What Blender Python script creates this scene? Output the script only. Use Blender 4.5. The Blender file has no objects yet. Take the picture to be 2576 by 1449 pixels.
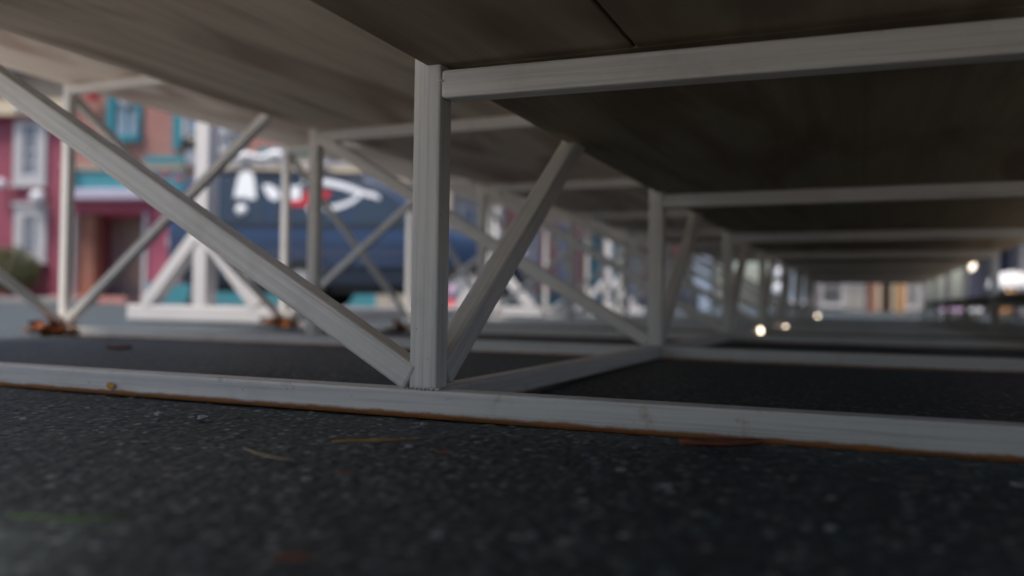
import bpy, bmesh, math, random
import numpy as np
from mathutils import Vector, Matrix
random.seed(7); rng = np.random.default_rng(7)
SC = bpy.context.scene; COL = SC.collection
R = math.radians
# ------------------------------------------------------------------ camera numbers
F_PX, YAW, PIT, ROL, CZ = 2106.0, .3983, .0176, .0145, .1472
XA, Y1, SP, LA = -.5172, .9405, 1.2842, 1.1211
HA, HB, HC, HZ = .45, .6968, .9469, .2035
XB, XC, XZ, XW = XA-LA, XA-2*LA, XA+LA, XA+2*LA
NF = 8
FWD = Vector((-math.sin(YAW)*math.cos(PIT), math.cos(YAW)*math.cos(PIT), math.sin(PIT)))
RT0 = Vector((math.cos(YAW), math.sin(YAW), 0)); UP0 = RT0.cross(FWD)
RT = RT0*math.cos(ROL)+UP0*math.sin(ROL); UPV = -RT0*math.sin(ROL)+UP0*math.cos(ROL)
CAM = Vector((0, 0, CZ))
def ray(x, y): return FWD+RT*((x-1288)/F_PX)-UPV*((y-724.5)/F_PX)
def at(x, y, d): return CAM+ray(x, y)*d
def on_z(x, y, z=0.0):
    d = ray(x, y); return CAM+d*((z-CZ)/d.z)

# ------------------------------------------------------------------ materials
def newmat(name):
    m = bpy.data.materials.new(name); m.use_nodes = True
    nt = m.node_tree; b = nt.nodes['Principled BSDF']
    return m, nt, b
def N(nt, t, **kw):
    n = nt.nodes.new(t)
    for k, v in kw.items(): setattr(n, k, v)
    return n
def ramp(nt, fac, stops):
    r = N(nt, 'ShaderNodeValToRGB'); e = r.color_ramp.elements
    while len(e) < len(stops): e.new(.5)
    for i, (p, c) in enumerate(stops):
        e[i].position = p; e[i].color = (c[0], c[1], c[2], 1) if hasattr(c, '__len__') else (c, c, c, 1)
    nt.links.new(fac, r.inputs[0]); return r.outputs[0]
def mix(nt, fac, a, b, mode='MIX'):
    m = N(nt, 'ShaderNodeMix', data_type='RGBA', blend_type=mode)
    L = nt.links
    if hasattr(fac, 'links'): L.new(fac, m.inputs[0])
    else: m.inputs[0].default_value = fac
    for i, v in ((6, a), (7, b)):
        if hasattr(v, 'links'): L.new(v, m.inputs[i])
        else: m.inputs[i].default_value = (*v, 1)
    return m.outputs[2]
def noise(nt, vec, scale, detail=4, rough=.6, dist=0):
    n = N(nt, 'ShaderNodeTexNoise'); n.inputs['Scale'].default_value = scale
    n.inputs['Detail'].default_value = detail; n.inputs['Roughness'].default_value = rough
    n.inputs['Distortion'].default_value = dist
    if vec is not None: nt.links.new(vec, n.inputs['Vector'])
    return n.outputs['Fac']
def mapping(nt, vec, scale=(1, 1, 1), rot=(0, 0, 0)):
    m = N(nt, 'ShaderNodeMapping'); m.inputs['Scale'].default_value = scale; m.inputs['Rotation'].default_value = rot
    nt.links.new(vec, m.inputs[0]); return m.outputs[0]
def objco(nt): return N(nt, 'ShaderNodeTexCoord').outputs['Object']
def worldpos(nt): return N(nt, 'ShaderNodeNewGeometry').outputs['Position']
def bump(nt, b, h, strength, dist=.002):
    n = N(nt, 'ShaderNodeBump'); n.inputs['Strength'].default_value = strength; n.inputs['Distance'].default_value = dist
    nt.links.new(h, n.inputs['Height']); nt.links.new(n.outputs[0], b.inputs['Normal'])
def paint(name, c, rough=.55, var=.12, scale=3.0, metal=0, bumps=.1):
    m, nt, b = newmat(name); v = worldpos(nt)
    f = noise(nt, v, scale, 5, .65)
    lo = tuple(x*(1-var) for x in c); hi = tuple(min(1, x*(1+var)) for x in c)
    nt.links.new(ramp(nt, f, [(.3, lo), (.7, hi)]), b.inputs['Base Color'])
    b.inputs['Roughness'].default_value = rough; b.inputs['Metallic'].default_value = metal
    if bumps: bump(nt, b, noise(nt, v, scale*30, 3), bumps, .003)
    return m
def m_white_steel(name):
    """hand-painted white steel tube: brush streaks along its length, drips, chips, grime, rust near the ground"""
    m, nt, b = newmat(name); v = worldpos(nt); L = nt.links; ov = objco(nt)
    st = noise(nt, mapping(nt, ov, (190, 190, 3.0)), 1.0, 3, .55)
    soft = noise(nt, mapping(nt, ov, (30, 30, 1.6)), 1.0, 4, .6)
    cl = noise(nt, v, 8, 5, .65)
    base = ramp(nt, st, [(.22, (.44, .435, .425)), (.45, (.67, .65, .62)), (.72, (.77, .745, .705))])
    base = mix(nt, ramp(nt, soft, [(.50, 0.0), (.72, .5)]), base, (.50, .51, .53))
    base = mix(nt, ramp(nt, cl, [(.52, 0.0), (.75, .5)]), base, (.43, .40, .35))
    chips = noise(nt, v, 75, 3, .6)
    base = mix(nt, ramp(nt, chips, [(.72, 0.0), (.75, .6)]), base, (.31, .23, .16))
    sep = N(nt, 'ShaderNodeSeparateXYZ'); L.new(v, sep.inputs[0])
    rn = noise(nt, v, 26, 5, .7); rn2 = noise(nt, v, 14, 5, .68)
    md = N(nt, 'ShaderNodeMath', operation='MULTIPLY_ADD'); L.new(rn, md.inputs[0]); md.inputs[1].default_value = -.0075; L.new(sep.outputs[2], md.inputs[2])
    edge = ramp(nt, md.outputs[0], [(0.0, 1.0), (.0035, 0.0)])
    spots = ramp(nt, rn2, [(.62, 0.0), (.72, .8)])
    lowz = ramp(nt, sep.outputs[2], [(.035, 1.0), (.085, 0.0)])
    mm = N(nt, 'ShaderNodeMath', operation='MULTIPLY'); L.new(spots, mm.inputs[0]); L.new(lowz, mm.inputs[1])
    mm2 = N(nt, 'ShaderNodeMath', operation='MULTIPLY'); L.new(mm.outputs[0], mm2.inputs[0]); mm2.inputs[1].default_value = .75
    rust = mix(nt, rn, (.10, .035, .012), (.40, .155, .035))
    base = mix(nt, mm2.outputs[0], base, (.40, .24, .115))
    base = mix(nt, edge, base, rust)
    L.new(base, b.inputs['Base Color']); b.inputs['Roughness'].default_value = .45
    hh = N(nt, 'ShaderNodeMath', operation='ADD'); L.new(st, hh.inputs[0]); L.new(chips, hh.inputs[1])
    bump(nt, b, hh.outputs[0], .35, .0012)
    return m
def m_plywood(name, tone, seed):
    m, nt, b = newmat(name); v = worldpos(nt); L = nt.links
    mp = mapping(nt, v, (26, 1.1, 26)); mp.node.inputs['Location'].default_value = (seed, seed*.37, 0)
    g = noise(nt, mp, 1.0, 6, .62, .6)
    mp2 = mapping(nt, v, (4.2, .75, 4)); mp2.node.inputs['Location'].default_value = (seed*1.7, seed, 0)
    big = noise(nt, mp2, 1.0, 3, .5, 1.4)
    fine = noise(nt, mapping(nt, v, (300, 6, 300)), 1.0, 2)
    c = ramp(nt, g, [(.25, tuple(x*.78 for x in tone)), (.5, tone), (.75, tuple(min(1, x*1.12) for x in tone))])
    c = mix(nt, ramp(nt, big, [(.50, 0.0), (.64, .75)]), c, tuple(x*y for x, y in zip(tone, (.48, .36, .32))))
    c = mix(nt, ramp(nt, fine, [(.35, .2), (.6, 0.0)]), c, tuple(x*.6 for x in tone))
    sp = N(nt, 'ShaderNodeSeparateXYZ'); L.new(v, sp.inputs[0])
    wv = N(nt, 'ShaderNodeMath', operation='PINGPONG'); L.new(sp.outputs[0], wv.inputs[0]); wv.inputs[1].default_value = .187
    c = mix(nt, ramp(nt, wv.outputs[0], [(.0, .22), (.003, .22), (.006, 0.0)]), c, tuple(x*.35 for x in tone))
    L.new(c, b.inputs['Base Color']); b.inputs['Roughness'].default_value = .7
    bump(nt, b, g, .25, .003)
    return m
def m_brick(name, c1, c2, mortar):
    m, nt, b = newmat(name); v = objco(nt); L = nt.links
    sw = N(nt, 'ShaderNodeSeparateXYZ'); L.new(v, sw.inputs[0]); cb = N(nt, 'ShaderNodeCombineXYZ')
    ad = N(nt, 'ShaderNodeMath', operation='ADD'); L.new(sw.outputs[0], ad.inputs[0]); L.new(sw.outputs[1], ad.inputs[1])
    L.new(ad.outputs[0], cb.inputs[0]); L.new(sw.outputs[2], cb.inputs[1])
    t = N(nt, 'ShaderNodeTexBrick'); L.new(cb.outputs[0], t.inputs[0])
    t.inputs['Scale'].default_value = 1; t.inputs['Brick Width'].default_value = .22; t.inputs['Row Height'].default_value = .075
    t.inputs['Mortar Size'].default_value = .006
    t.inputs['Color1'].default_value = (*c1, 1); t.inputs['Color2'].default_value = (*c2, 1); t.inputs['Mortar'].default_value = (*mortar, 1)
    col = mix(nt, ramp(nt, noise(nt, v, 1.5, 5), [(.3, .0), (.8, .4)]), t.outputs['Color'], tuple(x*.75 for x in c1))
    L.new(col, b.inputs['Base Color']); b.inputs['Roughness'].default_value = .85
    bump(nt, b, t.outputs['Fac'], -.4, .006)
    return m
def m_asphalt():
    m, nt, b = newmat('asphalt'); v = worldpos(nt); L = nt.links
    vo = N(nt, 'ShaderNodeTexVoronoi'); vo.inputs['Scale'].default_value = 92; L.new(v, vo.inputs['Vector'])
    vc = N(nt, 'ShaderNodeTexVoronoi'); vc.inputs['Scale'].default_value = 31; L.new(v, vc.inputs['Vector'])
    sep = N(nt, 'ShaderNodeSeparateColor'); L.new(vo.outputs['Color'], sep.inputs[0])
    sep2 = N(nt, 'ShaderNodeSeparateColor'); L.new(vc.outputs['Color'], sep2.inputs[0])
    stone = ramp(nt, sep.outputs[0], [(0.0, (.038, .051, .058)), (.5, (.070, .093, .104)), (.78, (.15, .185, .195)), (.965, (.31, .32, .31))])
    core = ramp(nt, vo.outputs['Distance'], [(.25, 1.0), (.55, 0.0)])
    c = mix(nt, core, (.036, .047, .053), stone)
    big = mix(nt, ramp(nt, sep2.outputs[1], [(.95, 0.0), (.98, 1.0)]), c, (.15, .14, .125))
    core2 = ramp(nt, vc.outputs['Distance'], [(.2, 1.0), (.42, 0.0)])
    c = mix(nt, core2, c, big)
    c = mix(nt, ramp(nt, noise(nt, v, 1.3, 5, .6), [(.35, 0.0), (.7, .35)]), c, (.068, .090, .100))
    c = mix(nt, ramp(nt, noise(nt, v, 5.5, 4, .6), [(.55, 0.0), (.75, .4)]), c, (.032, .034, .035))
    L.new(c, b.inputs['Base Color'])
    rr = ramp(nt, noise(nt, v, 60, 3), [(.3, .5), (.7, .78)]); L.new(rr, b.inputs['Roughness'])
    b.inputs['Specular IOR Level'].default_value = .5
    h = N(nt, 'ShaderNodeMath', operation='MULTIPLY'); L.new(core, h.inputs[0]); h.inputs[1].default_value = 1
    bump(nt, b, h.outputs[0], .5, .0022)
    return m
def m_glass(name, c, rough=.12):
    m, nt, b = newmat(name); v = worldpos(nt)
    nt.links.new(ramp(nt, noise(nt, v, .9, 3), [(.35, tuple(x*.6 for x in c)), (.7, c)]), b.inputs['Base Color'])
    b.inputs['Roughness'].default_value = rough; b.inputs['Specular IOR Level'].default_value = .9
    return m
def m_emit(name, c, s):
    m, nt, b = newmat(name); b.inputs['Base Color'].default_value = (*c, 1)
    b.inputs['Emission Color'].default_value = (*c, 1); b.inputs['Emission Strength'].default_value = s
    return m
def m_carpaint(name, c):
    m, nt, b = newmat(name); v = worldpos(nt)
    nt.links.new(ramp(nt, noise(nt, v, 2.5, 4), [(.3, tuple(x*.9 for x in c)), (.7, tuple(x*1.1 for x in c))]), b.inputs['Base Color'])
    b.inputs['Roughness'].default_value = .32; b.inputs['Coat Weight'].default_value = .7; b.inputs['Coat Roughness'].default_value = .12
    return m
M = dict(
    steel=m_white_steel('painted_white_steel'),
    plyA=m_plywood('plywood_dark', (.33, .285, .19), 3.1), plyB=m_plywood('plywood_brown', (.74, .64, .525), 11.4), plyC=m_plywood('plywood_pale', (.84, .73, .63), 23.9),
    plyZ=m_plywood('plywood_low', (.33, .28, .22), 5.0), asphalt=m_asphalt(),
    white=paint('white_wood', (.60, .575, .57), .5, .05), trim=paint('white_trim', (.50, .49, .51), .6, .06), cream=paint('cream_paint', (.62, .52, .38), .6, .08),
    lav=paint('lavender_trim', (.50, .47, .60), .6, .08), rasp=paint('raspberry_render', (.30, .072, .112), .75, .1, 1.2), deepred=paint('deep_red', (.22, .03, .05), .7),
    pink=paint('pink_render', (.36, .085, .14), .75, .1, 1.2), teal=paint('teal_paint', (.055, .25, .30), .55, .12, 2), dteal=paint('dark_teal', (.02, .22, .28), .55, .1),
    salmon=paint('salmon_render', (.60, .27, .24), .8, .12, 1.5), brick=m_brick('salmon_brick', (.34, .145, .125), (.42, .20, .17), (.38, .29, .27)),
    brick2=m_brick('red_brick', (.20, .070, .045), (.26, .095, .06), (.40, .30, .25)),
    tan=paint('tan_plaster', (.38, .33, .28), .8), grey=paint('grey_plaster', (.19, .175, .185), .8), lgrey=paint('pale_grey_plaster', (.36, .355, .36), .8),
    glass=m_glass('window_glass', (.16, .22, .30)), dglass=m_glass('dark_glass', (.02, .03, .04)), pglass=m_glass('pale_glass', (.34, .44, .56), .2),
    door=paint('dark_wood', (.045, .022, .012), .5, .2), gdoor=paint('grey_door', (.30, .29, .27), .6), black=paint('black_metal', (.012, .013, .014), .4),
    blue=paint('slate_blue', (.09, .11, .20), .6), roof=paint('roof_slate', (.16, .15, .17), .8), red=paint('red_paint', (.55, .03, .04), .5),
    vglass=m_glass('van_glass', (.022, .042, .070), .1), body=m_carpaint('blue_car_paint', (.006, .030, .092)), body2=paint('dark_sill', (.01, .018, .035), .4), rubber=paint('tyre_rubber', (.015, .015, .015), .85),
    chrome=paint('bright_metal', (.55, .55, .56), .25, .05, 3, 1.0), decal=paint('white_decal', (.82, .84, .88), .4, .03), amber=paint('amber_lens', (.85, .30, .03), .3),
    rlens=paint('red_lens', (.60, .02, .03), .25), hlens=paint('headlamp_lens', (.75, .75, .80), .2), cloth=paint('white_cloth', (.80, .80, .82), .9, .06, 5),
    leafo=paint('orange_leaf', (.30, .080, .013), .7, .4, 40), leafb=paint('brown_leaf', (.30, .105, .055), .75, .35, 50), leafg=paint('green_blade', (.10, .19, .03), .6, .4, 30),
    straw=paint('dry_straw', (.60, .45, .25), .7, .2, 40), stem=paint('orange_stem', (.50, .25, .03), .7, .35, 30), leafy=paint('yellow_stem', (.24, .105, .015), .7, .4, 30), pale=paint('pale_chip', (.30, .30, .32), .7, .15, 60),
    stone=paint('pavement_stone', (.23, .22, .22), .85, .15, 4), kerb=paint('kerb_stone', (.30, .29, .28), .85, .15, 4), bush=paint('box_leaves', (.075, .085, .026), .6, .35, 9),
    bark=paint('bark', (.06, .045, .03), .9), glint_glow=m_emit('warm_glint', (1, .82, .6), 4), lamp=m_emit('lit_lamp', (1, .86, .70), 2.6), amberlamp=m_emit('amber_lamp', (1, .55, .2), 1.1),
    globe=paint('opal_globe', (.72, .74, .80), .3, .03), paleblue=paint('pale_blue_sign', (.36, .44, .55), .5, .08), navy=paint('navy_paint', (.04, .06, .13), .5),
    copper=paint('orange_plaster', (.55, .30, .13), .8, .15), tyrewhite=paint('wheel_metal', (.35, .35, .36), .4), lilac=paint('lilac_paint', (.60, .42, .60), .6),
)
# ------------------------------------------------------------------ mesh helpers
def link(name, bm, mat, parent=None, smooth=False, bevel=0.0):
    me = bpy.data.meshes.new(name)
    bmesh.ops.recalc_face_normals(bm, faces=bm.faces); bm.to_mesh(me); bm.free()
    if isinstance(mat, (list, tuple)):
        for q in mat: me.materials.append(q)
    else: me.materials.append(mat)
    if smooth:
        for p in me.polygons: p.use_smooth = True
    o = bpy.data.objects.new(name, me); COL.objects.link(o)
    if parent: o.parent = parent
    if bevel:
        md = o.modifiers.new('bevel', 'BEVEL'); md.width = bevel; md.segments = 2; md.limit_method = 'ANGLE'; md.harden_normals = False
    return o
def thing(name, label, cat, loc=(0, 0, 0), rz=0, group=None):
    o = bpy.data.objects.new(name, None); o.empty_display_size = .2; COL.objects.link(o)
    o.location = loc; o.rotation_euler = (0, 0, rz); o['label'] = label; o['category'] = cat
    if group: o['group'] = group
    return o
def tag(o, label, cat, group=None):
    o['label'] = label; o['category'] = cat
    if group: o['group'] = group
    return o
def struct(o): o['kind'] = 'structure'; return o
def box(bm, a, b):
    a = Vector(a); b = Vector(b); c = (a+b)/2; s = b-a
    return bmesh.ops.create_cube(bm, size=1, matrix=Matrix.Translation(c) @ Matrix.Diagonal((abs(s.x), abs(s.y), abs(s.z), 1)))['verts']
def beam(bm, p0, p1, w, h, up=(0, 0, 1)):
    p0 = Vector(p0); p1 = Vector(p1); d = p1-p0; L = d.length; z = d.normalized()
    u = Vector(up); x = u.cross(z)
    if x.length < 1e-4: x = Vector((1, 0, 0)).cross(z)
    x.normalize(); y = z.cross(x)
    m = Matrix((x, y, z)).transposed().to_4x4(); m.translation = (p0+p1)/2
    bmesh.ops.create_cube(bm, size=1, matrix=m @ Matrix.Diagonal((w, h, L, 1)))
def cyl(bm, p0, p1, r0, r1=None, n=20):
    p0 = Vector(p0); p1 = Vector(p1); d = p1-p0
    q = d.to_track_quat('Z', 'Y').to_matrix().to_4x4(); q.translation = (p0+p1)/2
    bmesh.ops.create_cone(bm, cap_ends=True, segments=n, radius1=r0, radius2=r0 if r1 is None else r1, depth=d.length, matrix=q)
def ball(bm, c, r, s=(1, 1, 1), n=20):
    bmesh.ops.create_uvsphere(bm, u_segments=n, v_segments=n//2+2, radius=r, matrix=Matrix.Translation(c) @ Matrix.Diagonal((*s, 1)))
def lathe(bm, prof, c=(0, 0, 0), n=24):
    rings = []
    for r, z in prof:
        rings.append([bm.verts.new((c[0]+r*math.cos(2*math.pi*k/n), c[1]+r*math.sin(2*math.pi*k/n), c[2]+z)) for k in range(n)])
    for a, b in zip(rings, rings[1:]):
        for k in range(n): bm.faces.new((a[k], a[(k+1) % n], b[(k+1) % n], b[k]))
    bm.faces.new(rings[0][::-1]); bm.faces.new(rings[-1])
def part(name, mat, parent, *boxes, bevel=0.0, smooth=False):
    bm = bmesh.new()
    for a, b in boxes: box(bm, a, b)
    return link(name, bm, mat, parent, smooth, bevel)

# ------------------------------------------------------------------ world and light
W = bpy.data.worlds.new("World"); SC.world = W; W.use_nodes = True
SUN_EL, SUN_ROT = R(66), R(200)
sky = W.node_tree.nodes.new('ShaderNodeTexSky'); sky.sky_type = 'NISHITA'; sky.sun_disc = False
sky.sun_elevation = SUN_EL; sky.sun_rotation = SUN_ROT; sky.dust_density = 2.6; sky.air_density = 1.0; sky.ozone_density = 1.0
W.node_tree.links.new(sky.outputs[0], W.node_tree.nodes['Background'].inputs[0])
W.node_tree.nodes['Background'].inputs[1].default_value = .10
sl = bpy.data.lights.new('sun', 'SUN'); sl.energy = 2.8; sl.angle = R(14); sl.color = (1, .93, .85)
so = bpy.data.objects.new('sun', sl); COL.objects.link(so)
sd = Vector((math.sin(SUN_ROT)*math.cos(SUN_EL), math.cos(SUN_ROT)*math.cos(SUN_EL), math.sin(SUN_EL)))
so.rotation_euler = sd.to_track_quat('Z', 'Y').to_euler(); so.location = sd*40
# ------------------------------------------------------------------ ground: one asphalt sheet, finely modelled close to the lens
def axis(lo, fine0, fine1, hi, step, grow=1.16):
    v = list(np.arange(fine0, fine1, step)); s = step; x = v[-1]
    while x < hi: s *= grow; x += s; v.append(x)
    s = step; x = v[0]; pre = []
    while x > lo: s *= grow; x -= s; pre.append(x)
    return np.array(pre[::-1]+v)
gx = axis(-120, -1.15, .75, 90, .0042); gy = axis(-60, .27, 1.3, 160, .0042)
X, Y = np.meshgrid(gx, gy)
def worley(x, y, cell, seed):
    cx = np.floor(x/cell).astype(int); cy = np.floor(y/cell).astype(int); best = np.full(x.shape, 9.9)
    for dx in (-1, 0, 1):
        for dy in (-1, 0, 1):
            a = cx+dx; b = cy+dy; h = (a*73856093 ^ b*19349663 ^ seed*83492791) & 0xffffff
            h2 = (h*1103515245+12345) & 0x7fffffff
            px = (a+(h2 % 1000)/1000.)*cell; py = (b+((h2//1000) % 1000)/1000.)*cell
            best = np.minimum(best, np.hypot(x-px, y-py)/cell)
    return best
near = np.exp(-np.clip(np.abs(X+.2)-.95, 0, None)**2/.05-np.clip(np.abs(Y-.8)-.5, 0, None)**2/.05)
Z = .0026*np.clip(.62-worley(X, Y, .011, 1), -.3, .6)+.0022*np.clip(.5-worley(X, Y, .024, 2), -.2, .5)
Z = Z*near+.004*np.sin(X*3.1+Y*1.7)*np.sin(Y*2.3-X)*near
Z -= Z[near > .5].max()*near*.72
nx, ny = len(gx), len(gy)
co = np.stack([X, Y, Z], -1).reshape(-1, 3).astype(np.float32)
ii = (np.arange(ny-1)[:, None]*nx+np.arange(nx-1)[None]).ravel()
fc = np.stack([ii, ii+1, ii+nx+1, ii+nx], 1).astype(np.int32)
me = bpy.data.meshes.new('asphalt_ground'); me.vertices.add(len(co)); me.vertices.foreach_set('co', co.ravel())
me.loops.add(fc.size); me.loops.foreach_set('vertex_index', fc.ravel()); me.polygons.add(len(fc))
me.polygons.foreach_set('loop_start', np.arange(0, fc.size, 4, dtype=np.int32)); me.polygons.foreach_set('use_smooth', np.ones(len(fc), bool))
me.update(); me.materials.append(M['asphalt'])
go = bpy.data.objects.new('asphalt_ground', me); COL.objects.link(go); struct(go)

def m_bounce_concrete():
    m, nt, b = newmat('bounce_concrete'); v = worldpos(nt)
    t = N(nt, 'ShaderNodeTexBrick'); nt.links.new(v, t.inputs[0]); t.inputs['Scale'].default_value = 1; t.inputs['Brick Width'].default_value = 1.2; t.inputs['Row Height'].default_value = 1.2
    t.inputs['Mortar Size'].default_value = .012; t.offset = 0
    t.inputs['Color1'].default_value = (.80, .745, .67, 1); t.inputs['Color2'].default_value = (.76, .71, .64, 1); t.inputs['Mortar'].default_value = (.2, .2, .2, 1)
    c = mix(nt, ramp(nt, noise(nt, v, 1.1, 6), [(.4, 0.0), (.8, .5)]), t.outputs['Color'], (.52, .48, .43))
    nt.links.new(c, b.inputs['Base Color']); b.inputs['Roughness'].default_value = .9
    return m
bm = bmesh.new(); vs = [bm.verts.new((a, b_, .006)) for a, b_ in ((-14, -14), (-.5, -14), (-.5, -.02), (-2.3, -.02), (-2.3, 1.25), (-4.6, 2.5), (-14, 7.2))]; bm.faces.new(vs)
struct(link('unseen_bounce_slab', bm, m_bounce_concrete()))  # pale slab added out of view to bounce light under the treads

# ------------------------------------------------------------------ the bleachers
T = .036; WT = .034
bl = thing('bleachers', 'stepped bleachers of white painted steel tube frames carrying brown plywood treads', 'bleachers', (0, 0, 0))
fy = [Y1+SP*i for i in range(NF)]
def tube(name, p0, p1, w=T, h=T, up=(0, 0, 1), mat=None):
    p0 = Vector(p0); p1 = Vector(p1); z = (p1-p0).normalized(); x = Vector(up).cross(z)
    if x.length < 1e-4: x = Vector((1, 0, 0)).cross(z)
    x.normalize(); y = z.cross(x); L = (p1-p0).length
    bm = bmesh.new(); bmesh.ops.create_cube(bm, size=1, matrix=Matrix.Diagonal((w, h, L, 1)))
    o = link(name, bm, M['steel'], bl, bevel=.004)
    mw = Matrix((x, y, z)).transposed().to_4x4(); mw.translation = (p0+p1)/2; o.matrix_local = mw
    return o
def weld(c, sx, sy, n=22):
    """lumpy weld bead running round a joint"""
    bm = bmesh.new()
    per = [(-sx, -sy), (sx, -sy), (sx, sy), (-sx, sy), (-sx, -sy)]
    for (a, b_), (c_, d_) in zip(per, per[1:]):
        k = max(3, int(math.hypot(c_-a, d_-b_)/.0055))
        for q in range(k):
            t = q/k; ball(bm, (c[0]+a+(c_-a)*t, c[1]+b_+(d_-b_)*t, c[2]+random.uniform(-.0006, .0006)), .0019*random.uniform(.6, 1.3), n=6)
    return link('weld_bead', bm, M['steel'], bl, True)
for i, y in enumerate(fy):
    yf = y+.018
    tube('ground_rail', (XC-.02, yf, .0162), (XW+.02, yf, .0162), T, .037)
    for x, h in ((XC, HC), (XB, HC), (XA, HB), (XZ, HA), (XW, HZ)):
        wd = .0395 if x == XA else T
        tube('post', (x-(wd-T)*.6, yf+.001, .0352), (x-(wd-T)*.6, yf+.001, h-.002), *((T-.002, wd) if False else (wd, T-.002)), (0, 1, 0))
    for x0, x1, h in ((XC, XB, HC), (XB, XA, HB), (XA, XZ, HA), (XZ, XW, HZ)):
        dz = .017 if (i == 0 and x0 == XA) else 0
        tube('crossbar', (x0+.0185, yf, h-.0235-dz*.1), (x1-.0185, yf, h-.0215-dz), T-.004, T)
    tube('brace', (XA-.02, yf, .048), (XB+.02, yf, HB-.03), .036, .036, (0, 1, 0))
    tube('brace', (XC+.02, yf, .055), (XB-.02, yf, HC-.05), .030, .032, (0, 1, 0))
    tube('brace', (XA+.001, yf+.02, .052), (XA+.001, yf+.80, .626), .034, .034, (1, 0, 0))
    if i < 3:
        weld((XA-.002, yf+.001, .0357), .0200, .0180); weld((XZ, yf+.001, .0357), .0185, .0180)
        weld((XA+.019, yf, HA-.0215), .002, .0185)
    if i < NF-1:
        tube('side_rail', (XA, yf+.02, .020), (XA, yf+SP-.02, .020), T-.004, T-.002)
        tube('brace', (XC, yf+.02, HC-.05), (XC, yf+SP-.02, .055), .028, .030, (1, 0, 0))
yb = [Y1-.90, Y1+.02]+[fy[k]+.63 for k in (1, 3, 5)]+[fy[-1]+.4]
for k in range(len(yb)-1):
    a, b = yb[k], yb[k+1]; a2 = a if k else Y1-2.0  # unseen front overhang of the treads lengthened to cut light below
    for mat, bxs in ((M['plyC'], [((XC-.03, a, HC), (XB+.05, b, HC+.018))]), (M['plyB'], [((XB-.012, a, HB), (XA+.06, b, HB+.018))]),
                     (M['plyA'], [((XA-.003, a2, HA), (-.2525, b, HA+.018)), ((-.2485, a2, HA), (XZ+.06, b, HA+.018)), ((-.27, a2, HA+.0182), (-.23, b+.03, HA+.03))] if k == 0 else [((XA-.003, a2, HA), (XZ+.06, b, HA+.018))]),
                     (M['plyZ'], [((XZ-.012, a2, HZ), (XW+.03, b, HZ+.018))])):
        part('plywood_tread', mat, bl, *bxs, bevel=.002)

# ------------------------------------------------------------------ white posts on triangular feet, joined by ground beams
stands = [('white square post on a triangular foot standing nearest, left of the dark blue van', 3.72), ('white square post on a triangular foot standing by the nose of the van', 7.80), ('white square post on a triangular foot standing far down the row', 11.9)]
for lab, y in stands:
    s = thing('post_stand', lab, 'post', (-3.468, y, 0), 0, 'white posts along the far side of the bleachers')
    part('post', M['white'], s, ((-.048, -.045, .105), (.048, .05, 2.9)), bevel=.006)
    part('foot_beam', M['white'], s, ((-.54, -.052, .012), (.54, .058, .104)), bevel=.01)
    for sg in (-1, 1):
        bm = bmesh.new(); beam(bm, (sg*.41, -.012, .10), (sg*.035, -.012, .50), .075, .085, (0, 1, 0)); link('strut', bm, M['white'], s, bevel=.006)
for k, lab in enumerate(('long white ground beam lying between the nearest and the middle post', 'long white ground beam lying between the middle and the farthest post')):
    o = part('ground_beam', M['white'], None, ((-3.53, stands[k][1]+.07, .004), (-3.41, stands[k+1][1]-.07, .095)), bevel=.008)
    tag(o, lab, 'beam', 'ground beams between the posts')

# ------------------------------------------------------------------ litter on the asphalt
def leaf_bm(bm, c, L, Wd, rz, tilt=0.0, curl=.25, n=7):
    c = Vector(c); rows = []
    m = Matrix.Translation(c) @ Matrix.Rotation(rz, 4, 'Z') @ Matrix.Rotation(tilt, 4, 'X')
    for k in range(n+1):
        t = k/n; w = Wd*math.sin(math.pi*min(1, t*.92+.04))**.7*(1-.25*t)*.5
        zz = curl*L*(t-.5)**2
        rows.append([bm.verts.new(m @ Vector(((t-.5)*L, sx*w, zz+abs(sx)*Wd*.18+.002))) for sx in (-1, 0, 1)])
    for a, b in zip(rows, rows[1:]):
        for j in (0, 1): bm.faces.new((a[j], a[j+1], b[j+1], b[j]))
def leaf(name, lab, mat, c, L, Wd, rz, tilt=0, curl=.25, cat='leaf', group=None):
    bm = bmesh.new(); leaf_bm(bm, c, L, Wd, rz, tilt, curl)
    o = link(name, bm, mat, None, True); md = o.modifiers.new('t', 'SOLIDIFY'); md.thickness = .0006
    return tag(o, lab, cat, group)
leaf('fallen_leaf', 'broad reddish brown dead leaf lying flat just in front of the long white rail', M['leafb'], (-.135, .878, 0), .085, .035, .45, 0, .1, group='dead leaves on the asphalt')
leaf('fallen_leaf', 'tiny rust brown leaf scrap on open asphalt below the nearest white post', M['leafb'], (-.371, .718, 0), .016, .008, .3, 0, .2, group='dead leaves on the asphalt')
leaf('fallen_leaf', 'small orange leaf stuck upright against the front of the white rail', M['stem'], (on_z(281, 968, .014).x, Y1-.001, .012), .016, .012, 0, 1.35, .1, group='dead leaves on the asphalt')
leaf('fallen_leaf', 'tan leaf at the bottom edge of the picture closest to the lens', M['leafb'], (-.292, .386, 0), .022, .010, .5, 0, .2, group='dead leaves on the asphalt')
p = on_z(865, 1197); leaf('fallen_leaf', 'small dull red leaf scrap left of the curved straw', M['leafb'], p, .012, .006, .5, 0, .2, group='dead leaves on the asphalt')
p = on_z(300, 880); leaf('fallen_leaf', 'dark red leaf under the bleachers behind the long front rail', M['leafb'], p, .07, .04, .5, 0, .2, group='dead leaves on the asphalt')
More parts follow.
